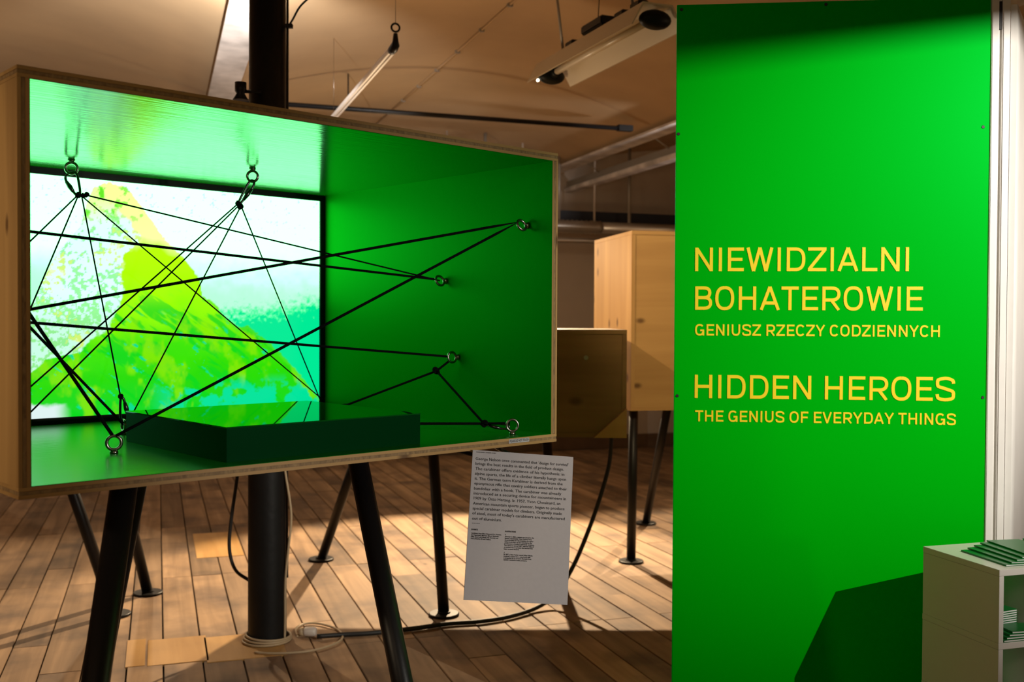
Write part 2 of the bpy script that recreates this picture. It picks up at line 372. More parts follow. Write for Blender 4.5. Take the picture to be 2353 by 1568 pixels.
# ------------------------------------------------------------------ room axes: es across the vaults, ea along them
RA = math.radians(19)
ES = np.array([math.cos(RA), math.sin(RA), 0]); EA = np.array([-math.sin(RA), math.cos(RA), 0])
def room(s, t, z): return ES*s+EA*t+np.array([0, 0, z])
def st(P): return float(np.dot(P, ES)), float(np.dot(P, EA))
T0, T1, S0, S1 = -5.0, 11.15, -7.15, 8.05
BEAMS = [-7.1, -3.32, .46, 4.24, 8.02]
ZS, RISE = 3.24, .34
def vault_z(s):
    for b0, b1 in zip(BEAMS, BEAMS[1:]):
        if b0 <= s <= b1: return ZS+RISE*(1-(2*(s-(b0+b1)/2)/(b1-b0))**2)
    return ZS

# floor: dark base, boards as parts
def room_obj(mb, name, mat, parent=None, **k):
    o = mb.build(name, mat, parent, **k)
    if parent is None: o.rotation_euler = (0, 0, RA)
    return o
floor = room_obj(MB().box(S0-.3, S1+.3, T0-.3, T1+.3, -.12, -.022), 'floor', 'subfloor'); tag(floor, kind='structure')
boards = []
s = -7.0; ci = 0
JT = [-4.9, -3.2, -1.6, .1, 1.75, 3.35, 4.72, 6.28, 7.8, 9.4, 11.1]
while s < 8.0:
    wd = random.choice((.15, .165, .18, .17)); sh = random.choice((0, 0, 0, .0, -.35, .42)) if ci % 3 else 0
    js = [j+sh*(0 < i < len(JT)-1)+random.uniform(-.012, .012) for i, j in enumerate(JT)]
    for a, b in zip(js, js[1:]): boards.append([s, min(s+wd, 8.0), a, b, 'plank'])
    s += wd; ci += 1
def in_view(bd):
    best = False; area = 0; pts = []
    for sx in (bd[0], bd[1]):
        for tt in np.linspace(bd[2], bd[3], 5):
            P = room(sx, tt, 0)
            if P[1] < .8: continue
            q = proj(P); pts.append(q)
            if -30 < q[0] < 2390 and 1000 < q[1] < 1600: best = True
    d = room((bd[0]+bd[1])/2, (bd[2]+bd[3])/2, 0)
    return best, float(np.hypot(d[0], d[1]))
vis, rest = [], []
for bd in boards:
    v, d = in_view(bd); (vis if v else rest).append((d, bd))
vis.sort(key=lambda q: q[0])
rest += vis[300:]; vis = vis[:300]
PATCH = [atZ(495, 1252, 0), atZ(450, 1500, 0), atZ(350, 1495, 0), atZ(560, 1505, 0)]
def board_mesh(mb, bd, z):
    g = .0035; return mb.box(bd[0]+g, bd[1]-g, bd[2]+.002, bd[3]-.002, -.025, z)
for d, bd in vis:
    z = random.uniform(-.0025, .0)
    cx, cy = (bd[0]+bd[1])/2, (bd[2]+bd[3])/2; ww, ll = (bd[1]-bd[0])/2, (bd[3]-bd[2])/2
    mb = board_mesh(MB(), [-ww, ww, -ll, ll], z)
    o = mb.build('floor_board', 'plank', floor, bevel=.0015); o.location = (cx, cy, 0)
mb = MB()
for d, bd in rest: board_mesh(mb, bd, -.001)
tag(mb.build('floor_boards_beyond', 'plank', floor), kind='stuff')
# repaired pieces of fresh wood let into the old boards
def patch(px_corners, label):
    cs = [st(atZ(x, y, 0)) for x, y in px_corners]
    s0, s1 = min(c[0] for c in cs), max(c[0] for c in cs); t0, t1 = min(c[1] for c in cs), max(c[1] for c in cs)
    o = MB().box(-(s1-s0)/2, (s1-s0)/2, -(t1-t0)/2, (t1-t0)/2, -.01, .0015).build('repair_board', 'patch', floor, bevel=.001)
    o.location = ((s0+s1)/2, (t0+t1)/2, 0); o['label'] = label
patch([(452, 1284), (541, 1222)], 'small fresh yellow board let into the old floor')
for x0, x1 in ((287, 335), (338, 472), (476, 640)):
    patch([(x0, 1535-.06*(x0-287)), (x1, 1472-.06*(x1-287))], 'fresh yellow repair board beside the iron column')

# ceiling vaults
mb = MB(); N = 24
for b0, b1 in zip(BEAMS, BEAMS[1:]):
    i0 = len(mb.v)
    for k in range(N+1):
        sv = b0+(b1-b0)*k/N; zv = ZS+RISE*(1-(2*k/N-1)**2)
        mb.v += [(sv, T0, zv), (sv, T1, zv), (sv, T0, zv+.1), (sv, T1, zv+.1)]
    for k in range(N):
        a, b = i0+4*k, i0+4*k+4
        mb.f += [(a, a+1, b+1, b), (a+2, b+2, b+3, a+3)]; mb.sm += [True, True]
ceiling = room_obj(mb, 'ceiling', 'ceil'); tag(ceiling, kind='structure')
for i, b in enumerate(BEAMS[1:4]):
    lab = ['whitewashed steel beam of the ceiling far left of the iron column', 'whitewashed steel ceiling beam resting on the black iron column',
           'steel ceiling beam running behind the hanging trough lamp'][i]
    o = room_obj(MB().box(b-.1, b+.1, T0, T1, ZS-.05, ZS-.03).box(b-.012, b+.012, T0, T1, ZS-.03, ZS+.12), 'ceiling_beam', 'beam')
    tag(o, lab, 'beam', 'ceiling beams')
# walls
def wallbox(name, a):
    o = room_obj(MB().box(*a), name, 'wall'); return tag(o, kind='structure')
wallbox('wall_back', (S0-.2, S1+.2, T1, T1+.2, -.1, 4.2))
wallbox('wall_front', (S0-.2, S1+.2, T0-.2, T0, -.1, 4.2))
wallbox('wall_left', (S0-.2, S0, T0, T1, -.1, 4.2))
wallbox('wall_right', (S1, S1+.2, T0, T1, -.1, 4.2))
tag(room_obj(MB().box(S0, S1, T1-.025, T1, 0, .16), 'baseboard_back', 'skirting', bevel=.004), kind='structure')

# tie rods across the vaults
TR = st(atZ(1020, 255, 3.26))[1]
for sA, sB, lab in ((.50, 4.0, 'thin black tie rod spanning the vault right of the column'), (-3.3, .2, 'thin black tie rod across the vault left of the column')):
    root = empty('tie_rod', room((sA+sB)/2, TR, 3.22), RA, lab, 'tie rod', 'tie rods of the vaults')
    h = (sB-sA)/2
    MB().tube([(-h, 0, 0), (h, 0, 0)], .02, 8).build('rod', 'black', root)
    MB().box(h-.14, h, -.03, .03, -.022, .03).build('end_plate', 'black', root, bevel=.004)
    MB().tube([(-h*.45, 0, 0), (-h*.45, 0, vault_z(sA+.27*(sB-sA))-3.22)], .006, 6).build('hanger', 'black', root)
# conduit following the vault
def hit_vault(px, py):
    d = ray(px, py)
    for k in range(20, 1500):
        P = EYE+d*k*.01; s_, t_ = st(P)
        if P[2] >= vault_z(s_): return P
    return P
hA, hB = hit_vault(1140, 3), hit_vault(892, 280)
sc = (st(hA)[0]+st(hB)[0])/2
root = empty('ceiling_conduit', room(sc, 6, vault_z(sc)), RA, 'thin conduit with clips fixed along the vaulted ceiling', 'conduit')
MB().tube([(0, st(hA)[1]-7.5, -.008), (0, T1-6.02, -.008)], .009, 6).build('pipe', 'ceil', root)
for k in range(9):
    y = st(hA)[1]-6.6+.62*k; MB().box(-.018, .018, y-.012, y+.012, -.022, 0).build('clip', 'greymetal', root)

# ------------------------------------------------------------------ main display case
YAW = .8166
A = np.array([math.sin(YAW), math.cos(YAW), 0]); B = np.array([-math.cos(YAW), math.sin(YAW), 0]); K = np.array([0, 0, 1.])
O = np.array([-.9304, 1.9363, 1.5-.3422]); W, D, H, TH = 1.4532, 1.161, .82, .0224
DB = D+.075
def L2W(u, v, z): return O+A*u+B*v+K*z
def W2L(P): d = np.asarray(P)-O; return np.array([d@A, d@B, d@K])
case = empty('display_case', O, math.pi/2-YAW, 'open spruce display case, green inside, with glowing mountain screen on black legs', 'display case')
p3 = TH/3
def ply_panel(name, axis, x0, x1, y0, y1, z0, z1, gdir, lining, grain):
    """three layers through the board thickness (axis), inner face painted green"""
    lo, hi = (x0, y0, z0), (x1, y1, z1)
    base = None
    th = hi[axis]-lo[axis]
    order = ((0, 'spruce%d' % grain, name), (1, 'core', 'core_layer'), (2, 'spruce%d' % grain, 'inner_layer'))
    for i, mat, nm in order:
        a, b = list(lo), list(hi); k = i if gdir > 0 else 2-i
        a[axis] = lo[axis]+th*k/3; b[axis] = lo[axis]+th*(k+1)/3
        if nm == 'core_layer':
            for q in range(3):
                if q != axis: a[q] += .0006; b[q] -= .0006
        o = MB().box(a[0], b[0], a[1], b[1], a[2], b[2]).build(nm, mat, case if base is None else base, bevel=.0005)
        if base is None: base = o
    if lining:
        m, u0, u1, v0, v1, w0, w1 = lining
        MB().box(u0, u1, v0, v1, w0, w1).build('green_lining', m, base)
    return base
e = .0012
ply_panel('top_panel', 2, 0, W, 0, DB, H-TH, H, -1, ('gx', TH, W-TH, .0005, D, H-TH-e, H-TH), 0)
ply_panel('bottom_panel', 2, 0, W, 0, DB, 0, TH, 1, ('gfloor', TH, W-TH, .0005, D, TH, TH+e), 0)
ply_panel('left_panel', 0, 0, TH, 0, DB, TH, H-TH, 1, ('gz', TH, TH+e, .0005, D, TH+e, H-TH-e), 2)
ply_panel('right_panel', 0, W-TH, W, 0, DB, TH, H-TH, -1, ('gz', W-TH-e, W-TH, .0005, D, TH+e, H-TH-e), 2)
MB().box(TH, W-TH, DB-.015, DB, TH, H-TH).build('back_panel', 'spruce0', case)
# screen
BZ = .02
u0, u1, w0, w1 = TH+e, W-TH-e, TH+e, H-TH-e
mon = MB().box(u0, u1, D+.012, D+.055, w0, w1).build('screen_housing', 'bezel', case)
MB().box(u0, u1, D, D+.012, w1-BZ, w1).box(u0, u1, D, D+.012, w0, w0+BZ).box(u0, u0+BZ, D, D+.012, w0+BZ, w1-BZ).box(u1-BZ, u1, D, D+.012, w0+BZ, w1-BZ).build('bezel', 'bezel', mon)
def vnoise(x, y, seed):
    rs = np.random.RandomState(seed); g = rs.rand(256, 256)
    xi, yi = np.floor(x).astype(int), np.floor(y).astype(int); fx, fy = x-xi, y-yi
    fx, fy = fx*fx*(3-2*fx), fy*fy*(3-2*fy); xi %= 256; yi %= 256; x2, y2 = (xi+1) % 256, (yi+1) % 256
    return (g[xi, yi]*(1-fx)+g[x2, yi]*fx)*(1-fy)+(g[xi, y2]*(1-fx)+g[x2, y2]*fx)*fy
def fbm(x, y, seed, oct=4):
    t = 0; a = .5
    for k in range(oct): t = t+a*vnoise(x*2**k, y*2**k, seed+k); a *= .5
    return t/(1-.5**oct)
def sstep(a, b, x): t = np.clip((x-a)/(b-a), 0, 1); return t*t*(3-2*t)
def lin(c): return np.array([((x/255+.055)/1.055)**2.4 if x > 10 else x/255/12.92 for x in c])
def screen_colors(px, py):
    mix = lambda a, b, f: a*(1-f[:, None])+b*f[:, None]
    n1 = fbm(px/60, py/60, 1); n2 = fbm(px/18, py/18, 11); n3 = fbm(px/7, py/7, 21, 3); n4 = fbm((px+py*.7)/30, (py-px*.7)/9, 31)
    one = np.ones(len(px))
    # sky: blown white above, mint below right
    white = np.array([.95, 4.4, 1.5]); mint = lin((0, 236, 150)); pale = np.array([.5, 2.4, .74])
    f = sstep(560, 690, py-(px-450)*.02+40*(n2-.5)); c = mix(np.outer(one, white), pale, f)
    f = sstep(688, 735, py-(px-600)*-.12+60*(n3-.5)+10*(n1-.5)); c = mix(c, mint, f)
    fl = sstep(560, 640, py)*sstep(260, 120, px); c = mix(c, pale, fl*.8)
    spk = sstep(.72, .78, n3)*sstep(600, 450, py)*.45; c = mix(c, lin((90, 235, 150)), spk)
    # mountain outline
    ox = [-400, 0, 70, 90, 120, 150, 185, 200, 215, 250, 290, 330, 375, 420, 458, 465, 490, 520, 545, 570, 600, 640, 680, 720, 738, 800]
    oy = [820, 790, 705, 660, 600, 560, 520, 465, 432, 418, 430, 480, 545, 590, 640, 682, 692, 732, 752, 748, 772, 806, 850, 900, 920, 960]
    top = np.interp(px, ox, oy)+10*(n3-.5); mt = sstep(-2, 3, py-top)
    # right face colour ramp by height
    ramp_y = [430, 560, 590, 660, 740, 800, 870, 960]
    ramp = np.array([[1.0, 2.6, .35], [1.0, 2.4, .4], [.5, 1.7, .0], [.42, 1.1, .0], [.22, .95, .0], [.05, .8, .0], [.02, .72, .0], [.0, .70, .02]])
    yy = py+60*(n1-.5)+(px-380)*.05
    r = np.stack([np.interp(yy, ramp_y, ramp[:, i]) for i in range(3)], 1)
    stre = sstep(.54, .64, fbm((px*.8+py*.6)/70, (py*.8-px*.6)/14, 51))*sstep(640, 720, py); r = mix(r, np.array([.0, .70, .01]), stre*.85)
    yel = sstep(.52, .72, fbm(px/34, py/50, 41))*sstep(690, 760, py); r = mix(r, np.array([.28, .85, .0]), yel*.7)
    mn = sstep(.64, .68, n4*.6+n2*.4)*sstep(700, 780, py); r = mix(r, np.array([.0, .74, .28]), mn)
    low = sstep(.47, .55, n2*.6+n1*.4+.16*sstep(860, 940, py)-.12*sstep(520, 380, px))*sstep(855, 900, py)*sstep(330, 430, px); r = mix(r, np.array([0, .78, .33]), low)
    # left snowy face
    ry = [400, 430, 470, 500, 546, 560, 584, 650, 685, 705, 755, 792, 808, 828, 850, 880, 1000]
    rx = [225, 228, 262, 292, 326, 318, 288, 278, 284, 276, 250, 198, 188, 106, 80, 60, 20]
    rid = np.interp(py, ry, rx)+26*(n2-.5); sf = sstep(3, -3, px-rid)
    snow = np.outer(one, np.array([.8, 2.2, 1.25])); snow = mix(snow, np.array([.6, 1.0, .8]), sstep(660, 760, py))
    gm = sstep(.52, .60, n2*.4+n3*.6+.05*sstep(600, 780, py)); snow = mix(snow, np.array([.22, .85, .16]), gm*.8)
    ym = sstep(.60, .68, n3*.5+n1*.5); snow = mix(snow, np.array([.9, .95, .1]), ym*.6)
    pk = sstep(540, 450, py); snow = mix(snow, np.array([.9, 2.2, .25]), pk*.85); snow = mix(snow, np.array([.12, .8, .02]), pk*sstep(.58, .64, n2))
    m = mix(r, snow, sf)
    gs = sstep(.62, .68, n2)*sstep(540, 480, py); m = mix(m, np.array([.15, .85, .02]), gs*.8)
    bl = sstep(925, 940, py+26*(n2-.5))*sstep(170, 120, px+30*(n1-.5)); m = mix(m, np.array([.75, .9, .9]), bl)
    edge = np.exp(-((py-top-5)/5)**2)*sstep(430, 480, px); m = mix(m, np.array([.08, .8, .02]), edge*.7)
    return mix(c, m, mt)
nu, nw = 420, 300
us = np.linspace(u0+BZ, u1-BZ, nu); ws = np.linspace(w0+BZ, w1-BZ, nw)
UU, WW = np.meshgrid(us, ws)
P = O+UU.ravel()[:, None]*A+(D+.008)*B+WW.ravel()[:, None]*K
q = proj(P); cols = screen_colors(q[:, 0], q[:, 1])
me = bpy.data.meshes.new('screen_picture')
V = np.stack([UU.ravel(), np.full(UU.size, D+.008), WW.ravel()], 1)
idx = np.arange(nu*nw).reshape(nw, nu)
Fc = np.stack([idx[:-1, :-1].ravel(), idx[:-1, 1:].ravel(), idx[1:, 1:].ravel(), idx[1:, :-1].ravel()], 1)
me.from_pydata(V.tolist(), [], Fc.tolist())
at = me.color_attributes.new('picture', 'FLOAT_COLOR', 'POINT')
at.data.foreach_set('color', np.concatenate([cols, np.ones((len(cols), 1))], 1).astype(np.float32).ravel())
m, n, l, p = nt('lit_screen')
p.inputs['Base Color'].default_value = (0, 0, 0, 1); p.inputs['Roughness'].default_value = .5; p.inputs['Specular IOR Level'].default_value = .1
vc = n.new('ShaderNodeVertexColor'); vc.layer_name = 'picture'; l.new(vc.outputs['Color'], p.inputs['Emission Color']); p.inputs['Emission Strength'].default_value = 1.0
me.materials.append(m); o = bpy.data.objects.new('picture', me); col.objects.link(o); o.parent = mon; o['label'] = 'glowing green and white mountain picture'

# legs of a case: tube plus round foot plate
def leg(parent, top, foot, r=.0275, to_local=None, plate=.075):
    T, Fo = np.asarray(top, float), np.asarray(foot, float)
    if to_local: T, Fo = to_local(T), to_local(Fo)
    o = MB().tube([T, Fo+(T-Fo)*.004], r, 20).build('leg', 'black', parent)
    if plate:
        c = Fo; MB().tube([c+np.array([0, 0, .0]), c+np.array([0, 0, .009]), c+np.array([0, 0, .0125])], [plate, plate, plate*.94], 32).build('foot_plate', 'black', o)
        MB().tube([c+np.array([0, 0, .0125]), c+np.array([0, 0, .02])], r*1.15, 20).build('collar', 'black', o)
    return o
leg(case, (-.811, 2.15, O[2]), (-.822, 1.70, 0), to_local=W2L)
leg(case, (-.427, 2.80, O[2]), (-.12, 2.39, 0), to_local=W2L)
leg(case, (-1.163, 3.30, O[2]), (-1.49, 3.60, 0), to_local=W2L)

# eye bolts
def eye_bolt(base, direction, ring_n, R=.0158, r=.0040):
    b = Vector(base); d = Vector(direction).normalized()
    mb = MB().tube([b, b+d*.004, b+d*.008], [.010, .0095, .0068], 16)
    c = b+d*(.006+R+r*.6); mb.torus(c, ring_n, R, r, 28, 10)
    o = mb.build('eye_bolt', 'steel', case); return np.array(c)
Ecl = eye_bolt((*W2L(atZ(164, 366, O[2]+H-TH))[:2], H-TH-e), (0, 0, -1), (-.4, -.9, 0))
Ecr = eye_bolt((*W2L(atZ(580, 386, O[2]+H-TH))[:2], H-TH-e), (0, 0, -1), (-.7, -.75, 0))
PR = L2W(W-TH, 0, 0)
def rw(px, py): q = W2L(atPl(px, py, PR, A)); q[0] = W-TH-e; return q
Er1 = eye_bolt(rw(1213, 519), (-1, 0, 0), (0, -1, .45)); Er2 = eye_bolt(rw(1025, 646), (-1, 0, 0), (0, -1, .4)); Er3 = eye_bolt(rw(1053, 821), (-1, 0, 0), (0, -1, .1))
fz = O[2]+TH
def fl(px, py): q = W2L(atZ(px, py, fz)); q[2] = TH+e; return q
Efl = eye_bolt(fl(262, 1043), (0, 0, 1), (-.3, -.95, 0), .0165, .0042); Efr = eye_bolt(fl(1177, 999), (0, 0, 1), (-.5, -.85, 0), .0165, .0038); Efb = eye_bolt(fl(284, 1000), (0, 0, 1), (1, -.1, 0))
# sticker on the lower edge
u_a = W2L(atPl(1171, 1017, O, B))[0]; u_b = W2L(atPl(1214, 1013, O, B))[0]
stk = MB().box(u_a-.003, u_b+.003, -.0006, 0, .0085, .0195).build('sticker', 'paper', case)
text_mesh('sticker_lettering', 'PLEASE DO NOT TOUCH', 'ink', stk, u_b-u_a, .0062, Matrix(((1, 0, 0, u_a), (0, 0, -1, -.0007), (0, 1, 0, .0112), (0, 0, 0, 1))), res=2, bold=.03)

# plinth on the case floor
pl = empty('plinth', L2W(.457, .057, TH+e), math.pi/2-YAW, 'low dark green plinth with mirror top inside the display case', 'plinth')
PU, PV, PH = .548, .545, .0795
MB().box(0, PU, 0, PV, 0, PH-.003).build('body', 'plinth_side', pl, bevel=.0008)
MB().box(-.0005, PU+.0005, -.0005, PV+.0005, PH-.003, PH).build('mirror_top', 'plinth_top', pl)

# ------------------------------------------------------------------ ropes and carabiners (case coordinates turned to world)
def wl(p): return L2W(*p)
def carabiner(pa, pb, side, label, wid=.019, r=.0036):
    """pear loop from ring point pa to knot pb, opening along side (world)"""
    pa, pb = Vector(pa), Vector(pb); ax = (pb-pa); Ln = ax.length; ax.normalize(); sd = Vector(side); sd = (sd-ax*sd.dot(ax)).normalized()
    prof = [(0, 0), (.01, .5), (.12, .95), (.3, 1.0), (.55, .8), (.8, .5), (.95, .28), (1, 0), (.97, -.25), (.8, -.42), (.5, -.55), (.2, -.62), (.04, -.4)]
    pts = [pa+ax*Ln*t+sd*wid*s_ for t, s_ in prof]
    root = empty('carabiner', pa, 0, label, 'carabiner', 'carabiners in the display case')
    P2 = [np.array(q_-pa) for q_ in pts]; P2 = smooth_path(P2+[P2[0]], 4)[:-1]
    MB().tube(P2, r, 8, True).build('hook', 'gun', root)
    g0, g1 = pts[3]-pa, pts[5]-pa
    MB().tube([g0, g0*.5+g1*.5, g1], [r*1.25, r*1.9, r*1.25], 10).build('gate_sleeve', 'gun', root)
    return root
def knot(mb, c, r, n=4, seed=0):
    rr = random.Random(seed)
    for k in range(n):
        nn = (rr.uniform(-1, 1), rr.uniform(-1, 1), rr.uniform(-1, 1)); cc = [c[i]+rr.uniform(-.5, .5)*r for i in range(3)]
        mb.torus(cc, nn, r*.75, r*.42, 12, 6)
    mb.ball(c, r*.8)
ROPES = []
def rope(name, pts, r, label, knots=(), grp='black ropes strung through the display case'):
    pts = [np.asarray(p, float) for p in pts]; path = []
    for a, b in zip(pts, pts[1:]):
        n = max(2, int(np.linalg.norm(b-a)/.08))
        for k in range(n): path.append(a+(b-a)*k/n)
    path.append(pts[-1])
    o0 = pts[0]; mb = MB().tube([q-o0 for q in path], r, 7)
    o = mb.build(name, 'rope'); o.location = o0
    tag(o, label, 'rope', grp)
    for c, kr, sd in knots:
        m2 = MB(); knot(m2, np.asarray(c)-o0, kr, 4, sd); m2.build('knot', 'rope', o)
    return o
ecl, ecr, er1, er2, er3, efl, efr, efb = [wl(q) for q in (Ecl, Ecr, Er1, Er2, Er3, Efl, Efr, Efb)]
def dep(P): return float(P[1])
NA = atY(180, 449, dep(ecl)-.01); NB = atY(549, 469, dep(ecr)-.02)
carabiner(ecl+np.array([0, 0, -.012]), NA, -RC, 'steel carabiner hanging from the left eye bolt under the case top', .021)
carabiner(ecr+np.array([0, 0, -.012]), NB, RC, 'steel carabiner hanging from the right eye bolt under the case top', .011)
N8 = atY(277, 912, dep(efb)-.02)
carabiner(efb+np.array([.0, 0, .012]), N8+np.array([.004, 0, -.002]), RC, 'steel carabiner standing up beside the plinth back corner', .013)
PL0 = L2W(TH+e, 0, 0)
def left_wall(p_from, px, py):
    """where a rope that leaves p_from and passes the visible edge at pixel (px,py) meets the hidden left wall"""
    q0 = proj(p_from); d = np.array([px, py])-q0; d = d/np.linalg.norm(d)
    for k in range(4, 900, 4):
        x, y = np.array([px, py])+d*k; Pw = atPl(x, y, PL0, A); v = W2L(Pw)
        if v[1] > .42: return Pw
    return Pw
TN, TK = .0021, .0037
def node(N, dx, dy): return N+RC*dx-UC*dy
ka, kb = [(NA, .0065, 1), (node(NA, .012, 0), .006, 2), (node(NA, .022, -.002), .006, 5)], [(NB, .0075, 3), (node(NB, .004, .008), .007, 4)]
rope('cord', [node(NA, -.006, .004), left_wall(NA, 72, 553)], TN, 'thin black cord from the left ceiling carabiner to the near left wall, upper one', ka)
rope('cord', [node(NA, -.002, .005), left_wall(NA, 74, 700)], TN, 'thin black cord from the left ceiling carabiner steeply down to the left wall', ())
rope('cord', [node(NA, .010, .004), N8], TN, 'thin black cord from the left ceiling carabiner down to the carabiner behind the plinth', [(N8, .006, 6)])
back_fl = W2L(atZ(745, 935, fz)); back_fl = L2W(1.30, 1.08, TH+.012)
tgt = atY(738, 916, dep(L2W(1.35, 1.05, 0)))
rope('cord', [node(NA, .012, .004), tgt, L2W(1.36, 1.06, .03)], TN, 'thin black cord from the left ceiling carabiner across the picture to the back right corner')
rope('cord', [node(NA, .024, .0), er2], TN+.0003, 'thin black cord from left ceiling carabiner to middle eye bolt on right wall')
rope('cord', [node(NB, -.006, .002), left_wall(NB, 72, 888)], TN, 'thin black cord from the right ceiling carabiner to the left wall, upper of the pair', kb)
rope('cord', [node(NB, -.003, .007), left_wall(NB, 72, 945)], TN, 'thin black cord from the right ceiling carabiner to the left wall, lower of the pair')
b1 = atY(308, 945, dep(L2W(.62, .98, 0)))
rope('cord', [node(NB, .003, .012), b1, b1+(b1-NB)*.12], TN, 'thin black cord from right ceiling carabiner to the floor behind plinth left end')
tgt2 = atY(735, 918, dep(L2W(1.33, 1.06, 0)))
rope('cord', [node(NB, .008, .010), tgt2, L2W(1.345, 1.07, .02)], TN, 'thin black cord from the right ceiling carabiner down to the back right corner')
rope('rope', [left_wall(er2, 72, 533), er2+np.array([-.012, 0, .004])], TK, 'thick black rope from the left wall to the middle right eye bolt, topmost at left')
rope('rope', [left_wall(er1, 72, 712), er1+np.array([-.01, -.004, .008]), efl+np.array([.004, 0, .016])], TK+.0002, 'thick black rope looped through the upper right eye bolt to front floor eye bolt')
lw = left_wall(er3, 72, 742)
rope('rope', [lw, er3+np.array([-.012, 0, .002])], TK, 'thick black rope from the left wall to the lowest eye bolt on the right wall')
rope('rope', [left_wall(efl, 72, 733), efl+np.array([-.002, 0, .015])], TK+.0006, 'thick black rope from the left wall down to the front left floor eye bolt')
rope('rope', [left_wall(efb, 72, 757), efb+np.array([0, 0, .004])], TK, 'thick black rope from the left wall down to the floor eye bolt behind the plinth')
KN = atPl(1003, 853, er3, FW); K6 = atPl(1112, 974, efr, FW)
behind = atY(800, 930, dep(L2W(1.18, .72, 0)))
rope('rope', [er3+np.array([-.006, -.002, -.01]), KN, behind, L2W(1.12, .85, .05)], TK, 'thick black rope knotted below the lowest right eye bolt and leading behind the plinth', [(KN, .0085, 8)])
rope('rope', [KN, K6, efr+np.array([-.006, 0, .006])], TK, 'thick black rope slanting from the knot to the front right floor eye bolt', [(K6, .0085, 9)])
bk = atY(970, 974, dep(L2W(1.06, .22, 0)))
rope('rope', [K6, bk, bk+(bk-K6)*.1], TK, 'thick black rope lying low from the front right eye bolt towards the plinth')
carabiner(efr+np.array([-.008, 0, -.004]), K6, -UC, 'steel carabiner lying at the front right floor eye bolt', .008, .0026)

# ------------------------------------------------------------------ text board below the case
SB = .915
c0 = EYE+(np.array([-.1114, 2.955, 1.1298])-EYE)*SB; e1 = np.array([.2924, .0453, -.0253])*SB; e2 = np.array([-.0201, -.0977, -.408])*SB
BW, BH = np.linalg.norm(e1), np.linalg.norm(e2); x_ = e1/BW; y_ = -e2/BH; y_ = y_-x_*(x_@y_); y_ /= np.linalg.norm(y_); z_ = np.cross(x_, y_)
brd = empty('text_board', c0+e2, 0, 'light grey printed text board hanging below the display case', 'sign')
brd.matrix_world = Matrix(((x_[0], y_[0], z_[0], c0[0]+e2[0]), (x_[1], y_[1], z_[1], c0[1]+e2[1]), (x_[2], y_[2], z_[2], c0[2]+e2[2]), (0, 0, 0, 1)))
card = MB().box(0, BW, 0, BH, -.004, 0).build('card', 'paper', brd, bevel=.0004)
# lines measured in the photo: pixel of baseline start and end
Hm = np.array([x_, y_, z_])
def bloc(px, py): Pw = atPl(px, py, c0, z_); return Hm@(Pw-(c0+e2))
def bline(txt, x0, y0, x1, y1, cap, bold=.012, shear=0, nm='text_line'):
    a, b = bloc(x0, y0), bloc(x1, y1); d = b-a; wd = float(np.hypot(d[0], d[1])); an = math.atan2(d[1], d[0])
    return text_mesh(nm, txt, 'ink', card, wd, cap, Matrix.Translation((a[0], a[1], .0004)) @ Matrix.Rotation(an, 4, 'Z'), res=2, bold=bold)
zx = lambda x: 1060+x*270/2016
zy = lambda y: 1010+y*210/1568
LN = [("George Nelson once commented that 'design for survival'", 246, 352, 1835, 462), ("brings the best results in the field of product design.", 244, 437, 1758, 540),
      ("The carabiner offers evidence of his hypothesis: in", 240, 522, 1768, 625), ("alpine sports, the life of a climber literally hangs upon", 232, 607, 1798, 712),
      ("it. The German term Karabiner is derived from the", 230, 692, 1738, 790), ("eponymous rifle that cavalry soldiers attached to their", 222, 775, 1812, 880),
      ("bandolier with a hook. The carabiner was already", 218, 862, 1715, 960), ("introduced as a securing device for mountaineers in", 212, 945, 1798, 1046),
      ("1909 by Otto Herzog. In 1957, Yvon Chouinard, an", 212, 1030, 1698, 1128), ("American mountain sports pioneer, began to produce", 200, 1120, 1770, 1218),
      ("special carabiner models for climbers. Originally made", 194, 1203, 1724, 1300), ("of steel, most of today's carabiners are manufactured", 188, 1288, 1774, 1390), ("out of aluminium.", 184, 1378, 692, 1410)]
for t_, x0, y0, x1, y1 in LN: bline(t_, zx(x0), zy(y0), zx(x1), zy(y1), .0071)
bline('-----', zx(184), zy(1452), zx(316), zy(1460), .007)
bline('HIDDEN HEROES  CARABINER  EXHIBIT', zx(255), zy(224), zx(598), zy(246), .0019, .03)
zy2 = lambda y: 1190+y*210/1568
bline('EXHIBITS', zx(170), zy2(212), zx(284), zy2(218), .0032, .05)
for i, (t_, xe) in enumerate((('Carabiners from Black Diamond (Oz, Hotwire', 684), ('and Vaporlock), Mammut (Bionic Mytholito', 645), ('HMS Smart and Bionic Via Ferrata) and', 632), ('Petzl (Attache 3D and Freino).', 508))):
    bline(t_, zx(168-2*i), zy2(274+31*i), zx(xe), zy2(274+31*i+(xe-168)*.062), .0031, .035)
bline('ILLUSTRATIONS', zx(750), zy2(246), zx(936), zy2(256), .0032, .05)
bline('1', zx(750), zy2(302), zx(760), zy2(303), .0031, .03)
I1 = [('Already in 1868, a patent was issued to the', 1248), ('Silesian watchmaker Otto Fechner from', 1210), ('Gross-Strehlitz for the invention of a spring', 1236), ('safety-hook that can be regarded as the', 1214),
      ("predecessor of today's twist-lock carabiner.", 1254), ('The sleeve is turned 180\u00b0 with the help of', 1244), ('a notched ring to prevent the tongue from', 1224), ('being pressed inward.', 990)]
for i, (t_, xe) in enumerate(I1): bline(t_, zx(746-2*i), zy2(334+30.5*i), zx(xe), zy2(334+30.5*i+(xe-746)*.055), .0031, .035)
bline('2', zx(730), zy2(611), zx(743), zy2(612), .0031, .03)
